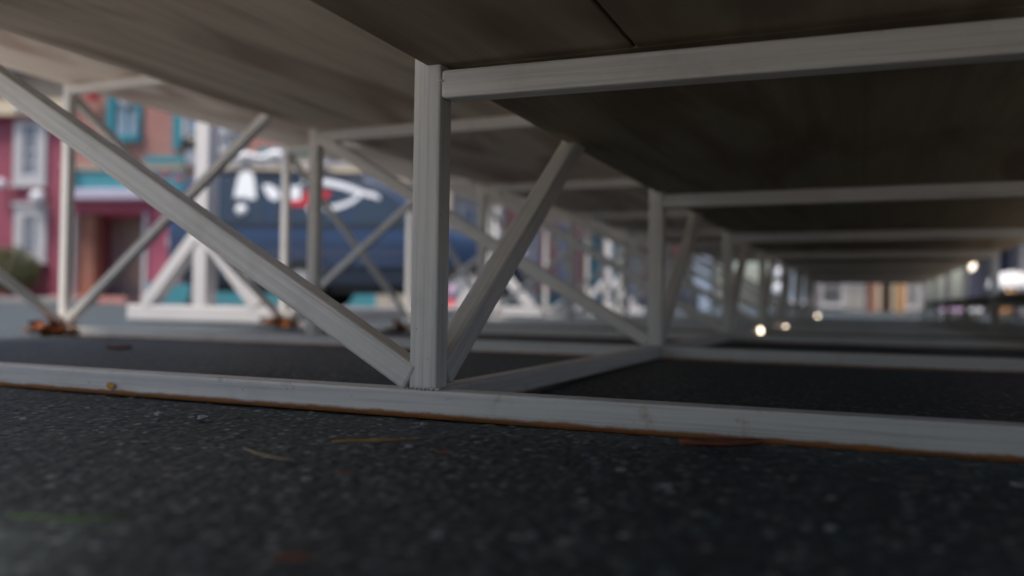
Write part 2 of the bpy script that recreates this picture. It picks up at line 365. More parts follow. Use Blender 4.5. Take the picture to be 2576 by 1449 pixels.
def strand(name, lab, mat, pts, w, cat):
    bm = bmesh.new(); rows = []; n = len(pts)
    for k, q in enumerate(pts):
        q = Vector(q); d = (Vector(pts[min(k+1, n-1)])-Vector(pts[max(k-1, 0)])).normalized(); sd = Vector((0, 0, 1)).cross(d).normalized()
        ww = w*math.sin(math.pi*(k+.4)/(n-.2))**.6*.5
        rows.append([bm.verts.new(q+sd*s*ww+Vector((0, 0, abs(s)*ww*.5))) for s in (-1, 0, 1)])
    for a, b in zip(rows, rows[1:]):
        for j in (0, 1): bm.faces.new((a[j], a[j+1], b[j+1], b[j]))
    o = link(name, bm, mat, None, True); md = o.modifiers.new('t', 'SOLIDIFY'); md.thickness = .0008
    return tag(o, lab, cat)
def gp(x, y, z=.002): return on_z(x, y, z)
strand('grass_blade', 'long green grass blade lying on the asphalt at the lower left', M['leafg'], [gp(20, 1299), gp(90, 1303), gp(165, 1309), (gp(215, 1311, .004)), gp(260, 1308, .006), gp(310, 1304, .004), gp(352, 1303)], .0045, 'grass blade')
strand('dry_straw', 'thin pale curved straw lying on the asphalt', M['straw'], [gp(612, 1128), gp(640, 1140, .004), gp(672, 1149, .005), gp(705, 1155, .004), gp(742, 1158)], .0022, 'straw')
strand('dry_twig', 'yellow and orange dry stem lying in front of the nearest post', M['stem'], [gp(835, 1112), gp(885, 1110, .004), gp(940, 1110, .005), gp(990, 1108, .004), gp(1045, 1107)], .0050, 'stem')
def chip(lab, px, py, s):
    bm = bmesh.new(); s *= .72; bmesh.ops.create_icosphere(bm, subdivisions=2, radius=s)
    for v in bm.verts:
        v.co += Vector((random.uniform(-.25, .25), random.uniform(-.25, .25), random.uniform(-.2, .2)))*s
        v.co = Vector((v.co.x*1.3, v.co.y, v.co.z*.45))
    o = link('stone_chip', bm, M['pale'], None); o.location = on_z(px, py)+Vector((0, 0, s*.12)); o.rotation_euler.z = random.uniform(0, 3)
    tag(o, lab, 'stone chip', 'pale stone chips on the asphalt')
for lab, px, py, s in (('pale stone chip sitting on the yellow stem', 942, 1107, .0055), ('pale stone chip just under the foot of the nearest post', 1065, 1067, .0055), ('pale stone chip right of the yellow stem', 1030, 1123, .005),
                       ('buff stone chip left of the orange leaf, close below the rail', 400, 1042, .008), ('flat buff stone chip below the rail, right of the other buff chip', 510, 1051, .009), ('largest white stone chip near the lower edge at the middle', 1098, 1346, .0055),
                       ('white stone chip beneath the green grass blade', 242, 1373, .0045), ('white stone chip right of the straw on bare asphalt', 770, 1206, .005), ('pale stone chip by the far left edge under the rail', 60, 1055, .006),
                       ('tan stone chip far right on the asphalt', 2560+(2050-0)*.0, 1222, .006), ('tan stone chip at the lower middle right', 1560, 1182, .0055), ('pale chip right of centre on the lit asphalt', 1675, 1222, .0055), ('pale chip at the lower right of the asphalt', 2090, 1330, .005)):
    chip(lab, px, py, s)
def leaf_pile(lab, c, n, r, hgt, mats=('leafo', 'leafy')):
    t = thing('leaf_pile', lab, 'leaf pile', c, 0, 'piles of orange leaves at the post feet')
    for mk in mats:
        bm = bmesh.new()
        for k in range(n):
            a = random.uniform(0, 6.28); rr = r*random.random()**.6
            leaf_bm(bm, (rr*math.cos(a), rr*math.sin(a)*.7, hgt*random.random()*(1-rr/r*.7)), random.uniform(.05, .09), random.uniform(.03, .05), random.uniform(0, 6.28), random.uniform(-.9, .9), .4, 5)
        link('leaves', bm, M[mk], t, True)
leaf_pile('heap of orange leaves around the foot of the leftmost bleacher post', (XC-.01, Y1+SP-.02, .0), 16, .10, .075)
leaf_pile('heap of orange leaves around the foot of the post seen through the long brace', (XC, Y1+2*SP-.03, .0), 14, .10, .085)
leaf_pile('small clump of orange leaves on the ground left of the thick near post', tuple(on_z(1000, 840)), 6, .05, .05)

# ------------------------------------------------------------------ buildings
def window(parent, x0, x1, z0, z1, y, frame, pane, fw=.08, bars=(1, 2), sill=True, depth=.06):
    f = part('window', frame, parent, ((x0-fw, y-depth, z0-fw), (x0, y, z1+fw)), ((x1, y-depth, z0-fw), (x1+fw, y, z1+fw)), ((x0, y-depth, z1), (x1, y, z1+fw)), ((x0, y-depth, z0-fw), (x1, y, z0)))
    bxs = []
    for k in range(1, bars[0]+1):
        xx = x0+(x1-x0)*k/(bars[0]+1); bxs.append(((xx-.018, y-depth*.7, z0), (xx+.018, y-.012, z1)))
    for k in range(1, bars[1]+1):
        zz = z0+(z1-z0)*k/(bars[1]+1); bxs.append(((x0, y-depth*.65, zz-.018), (x1, y-.013, zz+.018)))
    if bxs: part('glazing_bars', frame, f, *bxs)
    part('pane', pane, f, ((x0, y-.010, z0), (x1, y+.02, z1)))
    if sill: part('sill', frame, f, ((x0-fw-.05, y-.16, z0-fw-.07), (x1+fw+.05, y-.001, z0-fw-.002)))
    return f
def globe(parent, x, y, z, r):
    bm = bmesh.new(); ball(bm, (x, y, z), r); g = link('globe_lamp', bm, M['globe'], parent, True)
    bm = bmesh.new(); cyl(bm, (x, y, z-r*.8), (x, 0.0, z-r*1.3), .02); link('bracket', bm, M['black'], g)
U_ANG = YAW-.13
FO = at(600, 750, 21.0); FO.z = 0
ux = Vector((math.cos(U_ANG), math.sin(U_ANG), 0)); uy = Vector((-math.sin(U_ANG), math.cos(U_ANG), 0))
def fac(px, py, off=0.0):
    d = ray(px, py); o = FO+uy*off; t = (o-CAM).dot(uy)/d.dot(uy); P = CAM+d*t
    return (P-FO).dot(ux), P.z
def frect(x0, y0, x1, y1, off=0.0):
    s0, _ = fac(x0, (y0+y1)/2, off); s1, _ = fac(x1, (y0+y1)/2, off); _, z1 = fac((x0+x1)/2, y0, off); _, z0 = fac((x0+x1)/2, y1, off)
    return s0, s1, max(z0, 0.0), z1
def fbox(px, y0, y1, off=0.0):
    s0, s1, z0, z1 = frect(*px, off); return ((s0, y0, z0), (s1, y1, z1))
# --- raspberry house
sL, _ = fac(-420, 500); sM, _ = fac(168, 500)
hs = thing('raspberry_house', 'raspberry red house with cream cornice and white framed windows behind the bush', 'house', FO, U_ANG)
_, _, _, zc = frect(0, 293, 30, 700)
part('wall', M['rasp'], hs, ((sL, 0, 0), (sM, 7, zc)))
_, _, z0c, z1c = frect(0, 258, 100, 296)
part('cornice', M['cream'], hs, ((sL-.1, -.28, z0c+.02), (sM+.1, 7.2, z1c)))
part('cornice_shade_strip', M['deepred'], hs, ((sL-.05, -.12, z0c-.10), (sM-.02, 0, z0c+.019)))  # deep red strip colours in the shade line under the cornice
part('upper_wall', M['tan'], hs, ((sL, .1, z1c), (sM-.15, 7, z1c+.75)))
part('roof', M['blue'], hs, ((sL-.3, -.35, z1c+.752), (sM+.12, 7.3, z1c+.98)), ((sL+.5, .8, z1c+.98), (sM-.8, 6.5, z1c+1.7)))
for (x0, y0, x1, y1) in ((64, 318, 98, 440), (64, 545, 98, 632), (-150, 318, -112, 440), (-150, 545, -112, 632)):
    s0, s1, z0, z1 = frect(x0, y0, x1, y1)
    f = window(hs, s0, s1, z0, z1, 0, M['trim'], M['pglass'], .26, (1, 3), True, .10)
    part('lintel', M['trim'], f, ((s0-.3, -.15, z1+.262), (s1+.3, -.001, z1+.36)))
for px, py, r in ((20, 466, .13), (112, 500, .19), (65, 276, .12)):
    s, z = fac(px, py); globe(hs, s, -.25, z, r)
# --- brick shop
sR, _ = fac(1112, 600)
bs = thing('brick_shop', 'salmon brick shop with teal shutters and a raspberry ground floor behind the van', 'shop', FO, U_ANG)
_, _, zk, _ = frect(400, 480, 420, 520); zk = fac(300, 505)[1]
e0, _ = fac(184, 600); e1, _ = fac(372, 600)
ztop = 6.4
part('brick_wall', M['brick'], bs, ((sM+.002, .02, zk), (sR, 7, ztop)))
part('lower_wall', M['pink'], bs, ((e1, 0, .52), (sR, 7, zk)), ((sM+.002, 0, 0), (e0, 7, zk)), ((e0, 0, zk-.32), (e1, 1.6, zk)))
part('recess_wall', M['trim'], bs, ((e0+.003, 1.6, 0), (e1-.003, 1.75, zk)))
part('plinth', M['teal'], bs, ((e1, -.05, 0), (sR+.02, .8, .52)))
part('ledge', M['lav'], bs, ((e0-.05, -.42, zk+.002), (e1+.12, .019, zk+.26)), ((e1+.12, -.1, zk+.002), (sR, .019, zk+.10)), bevel=.02)
part('entrance_step', M['salmon'], bs, ((e0+.003, -.9, 0), (e1-.003, 1.5, .16)))
part('brick_pillar', M['brick2'], bs, ((fac(192, 600)[0], .1, .161), (fac(232, 600)[0], .5, zk-.321)))
for pb in (((fac(184, 600)[0]+.003, -.06, .161), (fac(190, 600)[0], .3, zk-.321)), ((e1-.10, -.06, .161), (e1-.003, .3, zk-.321))):
    part('pilaster', M['trim'], bs, pb)
dr = part('door', M['gdoor'], bs, ((fac(232, 600)[0]+.02, 1.30, .162), (fac(300, 600)[0], 1.38, zk-.33)))
part('panel', M['tan'], dr, ((fac(252, 600)[0], 1.27, .5), (fac(290, 600)[0], 1.299, 1.6)))
bm = bmesh.new(); ball(bm, (fac(296, 600)[0], 1.25, 1.0), .04); link('handle', bm, M['chrome'], dr, True)
s0, s1, z0, z1 = frect(304, 559, 352, 706)
d2 = part('door', M['cream'], bs, ((s0, 1.0, .162), (s1, 1.06, z1))); d2['label'] = 'cream door leaf'
part('panel', M['trim'], d2, ((s0+.12, .985, .45), (s1-.12, .999, 1.0)), ((s0+.12, .985, 1.15), (s1-.12, .999, z1-.15)))
part('transom', M['dglass'], bs, ((s0-.02, 1.0, z1+.01), (s1+.04, 1.07, z1+.30)))
part('sign_board', M['teal'], bs, fbox((188, 432, 470, 490), -.16, .015), bevel=.02)
part('sign_border', M['tan'], bs, fbox((186, 418, 470, 431), -.2, .014))
part('string_course', M['teal'], bs, fbox((372, 395, 476, 413), -.18, .013)); part('string_course', M['teal'], bs, fbox((655, 374, 1060, 388), -.18, .0135))
part('fascia', M['cream'], bs, fbox((376, 414, 474, 470), -.10, .012)); part('fascia', M['cream'], bs, fbox((560, 390, 1060, 440), -.1, .0125))
for (x0, y0, x1, y1, fm, gm) in ((292, 190, 350, 341, M['dteal'], M['pglass']), (472, 230, 530, 360, M['trim'], M['pglass']), (560, 300, 612, 372, M['trim'], M['pglass']), (760, 230, 830, 360, M['dteal'], M['glass']), (950, 230, 1010, 360, M['dteal'], M['glass'])):
    s0, s1, z0, z1 = frect(x0, y0, x1, y1); window(bs, s0, s1, z0, z1, .02, fm, gm, .10, (1, 1), True, .09)
for r_ in ((272, 190, 284, 345), (438, 225, 461, 376), (734, 225, 752, 376), (1022, 225, 1040, 376)):
    o = part('shutter', M['dteal'], bs, fbox(r_, -.07, .0))
bm = bmesh.new(); s, z = fac(246, 242); ball(bm, (s, -.2, z), .17, (1, .6, 1)); link('red_flower_ball', bm, M['red'], bs, True)
for px, py, r in ((194, 422, .15), (336, 262, .16), (585, 338, .19)):
    s, z = fac(px, py); globe(bs, s, -.35, z, r)
bm = bmesh.new(); s, z = fac(400, 452); 
for k in range(3): ball(bm, (s+k*.35-.1, -.14, z+.1*(k % 2)), .12, (1.3, .4, .8))
link('pink_rosette', bm, M['pink'], bs, True)
for sw in ((700, 540, 800, 690), (880, 540, 1000, 690)): part('shop_window', M['dglass'], bs, fbox(sw, -.02, .3))
part('cornice', M['cream'], bs, ((sM-.02, -.3, ztop), (sR+.1, 7.1, ztop+.35)))
# pavement in front of both
pv = bmesh.new(); box(pv, (sL-6, -1.7, -.05), (fac(300, 745)[0], .0, .11)); o = link('pavement', pv, M['stone'], None); o.location = FO; o.rotation_euler.z = U_ANG; struct(o)
kb = bmesh.new(); box(kb, (sL-6, -1.83, -.05), (fac(300, 745)[0]+.12, -1.703, .115)); o = link('kerb', kb, M['kerb'], None, bevel=.015); o.location = FO; o.rotation_euler.z = U_ANG; struct(o)
# --- bush
def bush(name, lab, c, rx, rz_, n=4200):
    t = thing(name, lab, 'bush', c)
    bm = bmesh.new()
    for k in range(n):
        u = random.uniform(-1, 1); a = random.uniform(0, 6.283); rr = (random.random()**.22)*(1+.10*math.sin(5*a+3*u)+random.gauss(0, .04))
        q = math.sqrt(1-u*u); P = Vector((rx*rr*q*math.cos(a), rx*rr*q*math.sin(a), rz_*(1+rr*u*.98)+.03))
        d = Vector((random.gauss(0, 1), random.gauss(0, 1), random.gauss(0, 1))).normalized(); e = d.orthogonal().normalized(); s = random.uniform(.018, .034)
        vs = [bm.verts.new(P+d*s*1.4), bm.verts.new(P+e*s*.7), bm.verts.new(P-d*s*1.4), bm.verts.new(P-e*s*.7)]; bm.faces.new(vs)
    link('foliage', bm, M['bush'], t)
    bm = bmesh.new()
    for k in range(5):
        a = k*1.26; cyl(bm, (0, 0, 0), (rx*.45*math.cos(a), rx*.45*math.sin(a), rz_*1.1), .03, .01, 8)
    link('stem', bm, M['bark'], t)
b0 = at(66, 738, 19.0); b0.z = .11 if False else 0
b0 = FO+ux*fac(80, 700)[0]-uy*.75; b0.z = .11
bush('clipped_bush', 'round clipped dark green bush under the raspberry house window', b0, .64, .62)
b1 = FO+ux*fac(-22, 700)[0]-uy*.8; b1.z = .11
bush('clipped_bush', 'lower green bush at the left edge beside the round bush', b1, .5, .36, 3000)

# --- street lamp behind the van
lp = at(487, 741, 14.0); lp.z = 0
sl_ = thing('street_lamp', 'black capped street lamp with white glass cylinder behind the tail of the van', 'street lamp', lp)
zt = at(497, 372, 14.0).z
bm = bmesh.new(); lathe(bm, [(.11, 0), (.11, .12), (.06, .2), (.045, .5), (.035, zt-.42), (.05, zt-.36), (.09, zt-.33)]); link('pole', bm, M['black'], sl_, True)
bm = bmesh.new(); lathe(bm, [(.09, zt-.329), (.15, zt-.27), (.17, zt-.1), (.17, zt-.002)]); link('glass_cylinder', bm, M['globe'], sl_, True)
bm = bmesh.new(); lathe(bm, [(.265, zt-.02), (.275, zt+.02), (.24, zt+.14), (.14, zt+.22), (.03, zt+.25), (.015, zt+.31)]); link('cap', bm, M['black'], sl_, True)

# ------------------------------------------------------------------ the van
VD = 11.95
vc = at(908, 753, VD); vc.z = 0
van = thing('parked_van', 'dark blue van with white and red emblem on its side parked across the street', 'van', vc, YAW-.03)
# stations: x, z_bottom, z_belt, z_top, half width factor
ST = [(-2.43, .50, 1.02, 1.22, .93), (-2.42, .42, 1.02, 1.28, .95), (-2.36, .38, 1.02, 1.55, .97), (-2.20, .36, 1.02, 1.86, .985), (-2.05, .35, 1.02, 1.91, .99), (-1.8, .34, .98, 1.92, 1), (-1.0, .33, .96, 1.92, 1), (-.2, .33, .96, 1.91, 1), (.25, .33, .97, 1.87, 1), (.6, .33, .97, 1.70, 1), (.95, .33, .97, 1.42, 1), (1.2, .33, .96, 1.17, .99), (1.35, .33, .93, 1.09, .98), (1.8, .34, .88, 1.02, .95), (2.15, .36, .82, .94, .90), (2.34, .42, .76, .86, .80), (2.42, .55, .70, .78, .68)]
HW = .93
def side_y(z, belt=.96):   # half width of the flat side at height z (upper part leans in)
    return HW if z <= belt else HW-(z-belt)*.16
bm = bmesh.new(); rows = []
for x, zb, zm, zt_, wf in ST:
    w = HW*wf; top_in = (zt_-zm)*.16
    prof = [(0, zb), (w*.86, zb), (w*.965, zb+.10), (w*.995, zm-.16), (w, zm), (w-.004-(.06*.16), zm+.06) if zt_-zm > .35 else (w-.002, zm+(zt_-zm)*.3), (w-top_in*.85, zm+(zt_-zm)*.85), (w-top_in-.05, zt_-.035*(zt_-zm)), (w*.72-top_in*.5, zt_), (0, zt_+.015)]
    rows.append([bm.verts.new((x, -py, pz)) for py, pz in prof]+[bm.verts.new((x, py, pz)) for py, pz in prof[-2:0:-1]])
for a, b in zip(rows, rows[1:]):
    n = len(a)
    for k in range(n): bm.faces.new((a[k], a[(k+1) % n], b[(k+1) % n], b[k]))
bm.faces.new(rows[0]); bm.faces.new(rows[-1][::-1])
body = link('body', bm, M['body'], van, True); md = body.modifiers.new('s', 'SUBSURF'); md.levels = md.render_levels = 1
def vx(px): return (px-892)*VD/F_PX
def vz(px, py): return at(px, py, VD-.9).z
def vpx(px): return (px-892)*(VD-.9)/F_PX
def decal(name, mat, pts, parent=None, proud=.012, th=.006):
    """flat patch on the van's camera-facing side, outline given in side coordinates (x, z)"""
    bm = bmesh.new(); f = []; g = []
    for x, z in pts:
        y = -side_y(z)-proud; f.append(bm.verts.new((x, y, z))); g.append(bm.verts.new((x, y+th, z)))
    n = len(pts); bm.faces.new(f); bm.faces.new(g[::-1])
    for k in range(n): bm.faces.new((f[k], f[(k+1) % n], g[(k+1) % n], g[k]))
    bmesh.ops.triangulate(bm, faces=[q for q in bm.faces if len(q.verts) > 4])
    return link(name, bm, mat, parent or van)
def P(*pp): return [(vpx(a), vz(a, b)) for a, b in pp]
decal('window_reflection', M['decal'], P((597, 494), (600, 465), (604, 440), (610, 429), (622, 424), (636, 428), (643, 438), (649, 465), (654, 497), (640, 499), (625, 494)))['label'] = 'pale trapezoid painted as a sky reflection'  # pale patch paints the sky's reflection onto the van window
def swoosh(cx):
    o = []
    for px, py, w in cx: o.append((px, py-w*.72))
    for px, py, w in cx[::-1]: o.append((px, py+w*.72))
    return P(*o)
em = decal('emblem', M['decal'], swoosh([(770, 452, 7), (800, 452, 10), (835, 456, 11), (870, 464, 11), (900, 474, 11), (930, 484, 9), (955, 490, 9), (969, 497, 6)]))
em['label'] = 'white curved emblem with red centre'
decal('emblem_stroke', M['decal'], swoosh([(828, 524, 5), (850, 522, 9), (880, 514, 9), (903, 503, 9), (920, 488, 10)]), em, .014)
decal('emblem_stroke', M['decal'], P((668, 464), (682, 459), (704, 470), (716, 490), (706, 502), (692, 500), (680, 486)), em, .014)
decal('emblem_stroke', M['decal'], P((726, 468), (766, 464), (768, 500), (728, 502)), em, .013)
decal('emblem_stroke', M['decal'], P((786, 518), (800, 512), (816, 518), (815, 530), (800, 534), (787, 529)), em, .015)
decal('emblem_patch', M['rlens'], P((724, 503), (768, 501), (784, 506), (784, 517), (724, 516)), em, .016)
decal('emblem_patch', M['rlens'], P((774, 480), (800, 477), (846, 480), (834, 500), (812, 512), (790, 512), (776, 500)), em, .0165)
for pts in ([(-2.12, 1.16), (-2.02, 1.76), (-1.10, 1.79), (-1.10, 1.16)], [(-1.03, 1.16), (-1.03, 1.79), (-.03, 1.78), (-.03, 1.16)], [(.04, 1.16), (.04, 1.77), (.30, 1.71), (.62, 1.52), (.92, 1.20), (.92, 1.16)]):
    decal('side_window', M['vglass'], pts, None, .006, .03)
for xs in (-1.065, .005):
    decal('door_seam', M['black'], [(xs-.008, .66), (xs-.008, 1.80), (xs+.008, 1.80), (xs+.008, .66)], None, .004, .03)
decal('belt_trim', M['black'], [(-2.15, 1.10), (-2.15, 1.145), (1.0, 1.145), (1.05, 1.10)], None, .008, .03)
decal('drip_rail', M['black'], [(-2.1, 1.83), (-2.08, 1.87), (.16, 1.86), (.2, 1.82)], None, .004, .03)
bm = bmesh.new()
for s in (-1,):
    cyl(bm, (vpx(621), -side_y(1.3)-.05, vz(621, 528)), (vpx(621), -side_y(1.3)+.02, vz(621, 528)), .075)
link('fuel_cap', bm, M['decal'], van, True)
# windscreen
bm = bmesh.new(); q = [(.44, -.64, 1.795), (1.14, -.72, 1.235), (1.14, .72, 1.235), (.44, .64, 1.795)]
vs = [bm.verts.new((a+.02, b, c+.035)) for a, b, c in q]; vs2 = [bm.verts.new((a-.02, b, c-.02)) for a, b, c in q]
bm.faces.new(vs); bm.faces.new(vs2[::-1])
for k in range(4): bm.faces.new((vs[k], vs[(k+1) % 4], vs2[(k+1) % 4], vs2[k]))
link('windscreen', bm, M['glass'], van)
part('sill_trim', M['body'], van, ((-.25, -.95, .60), (1.2, -.915, .655)), bevel=.01)
part('lower_skirt', M['body2'], van, ((-2.2, -.925, .335), (2.2, -.80, .585)), bevel=.02)
part('underbody', M['black'], van, ((-2.0, -.78, .24), (2.1, .8, .36)))
part('bumper', M['body2'], van, ((2.22, -.80, .36), (2.46, .80, .60)), bevel=.05)
part('bumper', M['lgrey'], van, ((-2.48, -.86, .42), (-2.30, .86, .60)), bevel=.04)
for x in (-.62, 1.55):
    for s in (-1, 1):
        bm = bmesh.new(); cyl(bm, (x, s*.70, .335), (x, s*.93, .335), .335, n=32); w = link('wheel', bm, M['rubber'], van, False, .02)
        bm = bmesh.new(); cyl(bm, (x, s*.90, .335), (x, s*.937, .335), .20, n=24); link('rim', bm, M['tyrewhite'], w)
for s in (-1, 1):
    bm = bmesh.new(); ball(bm, (2.27, s*.70, .80), .11, (.9, .9, 1.1)); h = link('headlight', bm, M['hlens'], van, True)
    bm = bmesh.new(); ball(bm, (2.26, s*.82, .72), .07, (.9, .7, 1.3)); link('indicator', bm, M['amber'], van, True)
    bm = bmesh.new(); box(bm, (-2.43, s*.80-.06, 1.0), (-2.30, s*.80+.06, 1.2)); link('tail_light', bm, M['rlens'], van, bevel=.02)
    bm = bmesh.new(); box(bm, (-2.45, s*.78-.06, .82), (-2.33, s*.78+.06, .97)); link('reverse_light', bm, M['hlens'], van, bevel=.02)
bm = bmesh.new(); ball(bm, (.98, -1.03, 1.28), .10, (.6, .8, 1.1)); link('wing_mirror', bm, M['hlens'], van, True)
rk = part('roof_rack', M['trim'], van, ((-1.72, -.70, 1.955), (.2, -.66, 2.0)), ((-1.72, .66, 1.955), (.2, .70, 2.0)), *[((-1.6+k*.55, -.66, 1.962), (-1.55+k*.55, .66, 1.992)) for k in range(4)], bevel=.01)
def bundle(lab, px, py, rx, rz_, dz=0):
    bm = bmesh.new(); ball(bm, (0, 0, 0), 1, (rx, .34, rz_), 24)
    for v in bm.verts: v.co *= 1+.08*math.sin(v.co.x*23+v.co.z*17)+.05*math.sin(v.co.y*31)
    o = link('cloth_bundle', bm, M['cloth'], None, True)
    m = Matrix.Translation(vc) @ Matrix.Rotation(YAW-.03, 4, 'Z')
    o.location = m @ Vector(((px-892)*(VD-.35)/F_PX, -.38, 2.0+rz_*.97+dz)); o.rotation_euler.z = YAW-.03
    tag(o, lab, 'bundle', 'white bundles on the van roof')
bundle('white cloth bundle on the middle of the van roof rack', 692, 400, .20, .10)
bundle('tallest rounded white bundle near the front of the van roof', 828, 400, .19, .13)
bundle('long flat white bundle toward the rear of the van roof', 620, 400, .30, .08)
# cone near the front wheel
cn = at(1136, 760, 10.0); cn.z = 0
tc = thing('traffic_cone', 'small lilac and red traffic cone standing near the front wheel of the van', 'traffic cone', cn)
part('base', M['black'], tc, ((-.15, -.15, 0), (.15, .15, .03)), bevel=.01)
bm = bmesh.new(); lathe(bm, [(.11, .03), (.07, .17)]); link('cone', bm, M['red'], tc, True)
bm = bmesh.new(); lathe(bm, [(.069, .171), (.03, .36), (.01, .37)]); link('top_band', bm, M['lilac'], tc, True)

# ------------------------------------------------------------------ receding shop row on the left side of the street (facades face +X)
def shop(name, lab, cat, O, ang, w, h, wall, trim, spec, depth=6, plinth=None, group=None):
    t = thing(name, lab, cat, O, ang, group)
    part('wall', wall, t, ((0, 0, 0), (w, depth, h)))
    if plinth: part('plinth', plinth, t, ((-.01, -.06, 0), (w+.01, -.001, .45)))
    part('cornice', trim, t, ((-.15, -.30, h), (w+.15, depth+.1, h+.3)), bevel=.03)
    for s in spec:
        k = s[0]
        if k == 'win': window(t, s[1], s[2], s[3], s[4], 0, s[5], s[6], .09, (1, 1), True, .08)
        elif k == 'door':
            d = part('door', s[4], t, ((s[1], -.07, .05), (s[2], -.002, s[3])))
            bm = bmesh.new(); ball(bm, (s[2]-.12, -.12, 1.05), .045); link('handle', bm, M['chrome'], d, True)
            part('frame', trim, d, ((s[1]-.12, -.10, .05), (s[1]-.002, -.003, s[3]+.12)), ((s[2]+.002, -.10, .05), (s[2]+.12, -.003, s[3]+.12)), ((s[1]-.002, -.10, s[3]+.002), (s[2]+.002, -.003, s[3]+.12)))
        elif k == 'col':
            bm = bmesh.new(); lathe(bm, [(.17, .0), (.17, .25), (.12, .30), (.115, s[2]-.3), (.17, s[2]-.25), (.17, s[2])], (s[1], -.55, 0), 16); link('column', bm, s[3], t, True)
        elif k == 'awn':
            bm = bmesh.new(); a = [(s[1], 0, s[3]), (s[2], 0, s[3]), (s[2], -1.0, s[3]-.45), (s[1], -1.0, s[3]-.45)]
            v1 = [bm.verts.new(q) for q in a]; v2 = [bm.verts.new((q[0], q[1]-.002, q[2]-.06)) for q in a]
            bm.faces.new(v1); bm.faces.new(v2[::-1])
            for j in range(4): bm.faces.new((v1[j], v1[(j+1) % 4], v2[(j+1) % 4], v2[j]))
            link('awning', bm, s[4], t)
        elif k == 'band': part('band', s[5], t, ((s[1], -.12, s[3]), (s[2], -.0015, s[4])))
    return t
XR = -9.0
def col(px): # world Y on plane X=XR for a pixel column
    d = ray(px, 740); return d.y*(XR/d.x)
shop('tan_house', 'narrow tan plastered house between the brick shop and the salmon shop', 'house', (XR, 17.6, 0), R(90), 3.3, 5.8, M['tan'], M['cream'],
     [('win', .5, 1.2, 1.0, 2.4, M['trim'], M['pglass']), ('door', 1.9, 2.8, 2.3, M['gdoor']), ('col', 3.1, 3.4, M['white']), ('win', .6, 1.4, 3.6, 4.8, M['trim'], M['pglass'])], plinth=M['grey'])
shop('salmon_shop', 'salmon pink shop with teal columns beyond the nose of the van', 'shop', (XR, 21.0, 0), R(90), 9.0, 5.2, M['salmon'], M['cream'],
     [('col', .4, 3.4, M['white']), ('col', col(1395)-21.0, 3.4, M['trim']), ('col', col(1461)-21.0, 3.4, M['teal']), ('col', 8.7, 3.4, M['teal']), ('win', 1.0, 2.2, .9, 2.6, M['trim'], M['glass']), ('win', 4.1, 5.2, .9, 2.6, M['lav'], M['pglass']), ('door', 6.9, 7.9, 2.4, M['dteal']), ('band', 0, 9.0, 3.4, 3.75, M['dteal']), ('win', 1.2, 2.2, 4.0, 5.0, M['trim'], M['glass']), ('win', 5, 6, 4.0, 5.0, M['trim'], M['glass'])], plinth=M['teal'])
shop('cream_shop', 'cream plastered shop with dark teal door in the receding row', 'shop', (XR, 30.1, 0), R(90), 6.2, 5.6, M['cream'], M['trim'],
     [('door', .5, 1.6, 2.5, M['dteal']), ('col', 2.2, 3.0, M['white']), ('win', 2.9, 4.2, .8, 2.5, M['trim'], M['dglass']), ('col', 5.2, 3.0, M['trim']), ('awn', .2, 6.0, 3.3, M['lgrey'])], plinth=M['grey'])
shop('pink_shop', 'rosy pink shop with white window frames and red awning farther along the row', 'shop', (XR, 36.4, 0), R(90), 7.5, 5.0, M['salmon'], M['trim'],
     [('win', .8, 2.4, .8, 2.5, M['white'], M['glass']), ('door', 3.2, 4.2, 2.4, M['deepred']), ('win', 5, 6.6, .8, 2.5, M['white'], M['dglass']), ('awn', .4, 7, 3.2, M['red'])], plinth=M['trim'])
shop('grey_shop', 'grey plaster shop with dark windows at the far end of the left row', 'shop', (XR, 44.0, 0), R(90), 12, 5.4, M['grey'], M['lgrey'],
     [('win', .8, 2.8, .8, 2.5, M['trim'], M['dglass']), ('door', 4.2, 5.4, 2.4, M['door']), ('win', 6.4, 8.4, .8, 2.5, M['trim'], M['pglass']), ('win', 9.4, 11.2, .8, 2.5, M['trim'], M['dglass']), ('awn', .4, 11, 3.2, M['tan'])], plinth=M['grey'])
# far end of the street
def eX(px, y):
    d = ray(px, 760); return d.x*(y/d.y)
YE = 33.0
shop('stone_house', 'pale grey house with a white framed passage closing the street end', 'house', (eX(1950, YE), YE, 0), 0, eX(2183, YE)-eX(1950, YE), 4.6, M['grey'], M['lgrey'],
     [('door', eX(2128, YE)-eX(1950, YE), eX(2165, YE)-eX(1950, YE), .85, M['gdoor']), ('win', .5, 1.2, .4, 1.6, M['trim'], M['pglass']), ('win', 1.7, 2.3, .3, 1.5, M['trim'], M['dglass']), ('band', eX(2110, YE)-eX(1950, YE), eX(2180, YE)-eX(1950, YE), .98, 1.5, M['white'])])
shop('brick_house', 'red brick house with a dark wooden door at the street end', 'house', (eX(2184, YE), YE-.4, 0), 0, eX(2247, YE)-eX(2184, YE), 4.9, M['brick2'], M['cream'],
     [('door', eX(2214, YE)-eX(2184, YE), eX(2243, YE)-eX(2184, YE), 2.3, M['door'])])
shop('orange_house', 'warm orange plastered house front right of the dark wooden door', 'house', (eX(2248, YE), YE-.2, 0), 0, eX(2330, YE)-eX(2248, YE), 5.2, M['copper'], M['cream'],
     [('win', eX(2284, YE)-eX(2248, YE), eX(2302, YE)-eX(2248, YE), .25, 1.5, M['trim'], M['dglass']), ('band', eX(2300, YE)-eX(2248, YE), eX(2328, YE)-eX(2248, YE), .1, 1.8, M['lgrey'])])
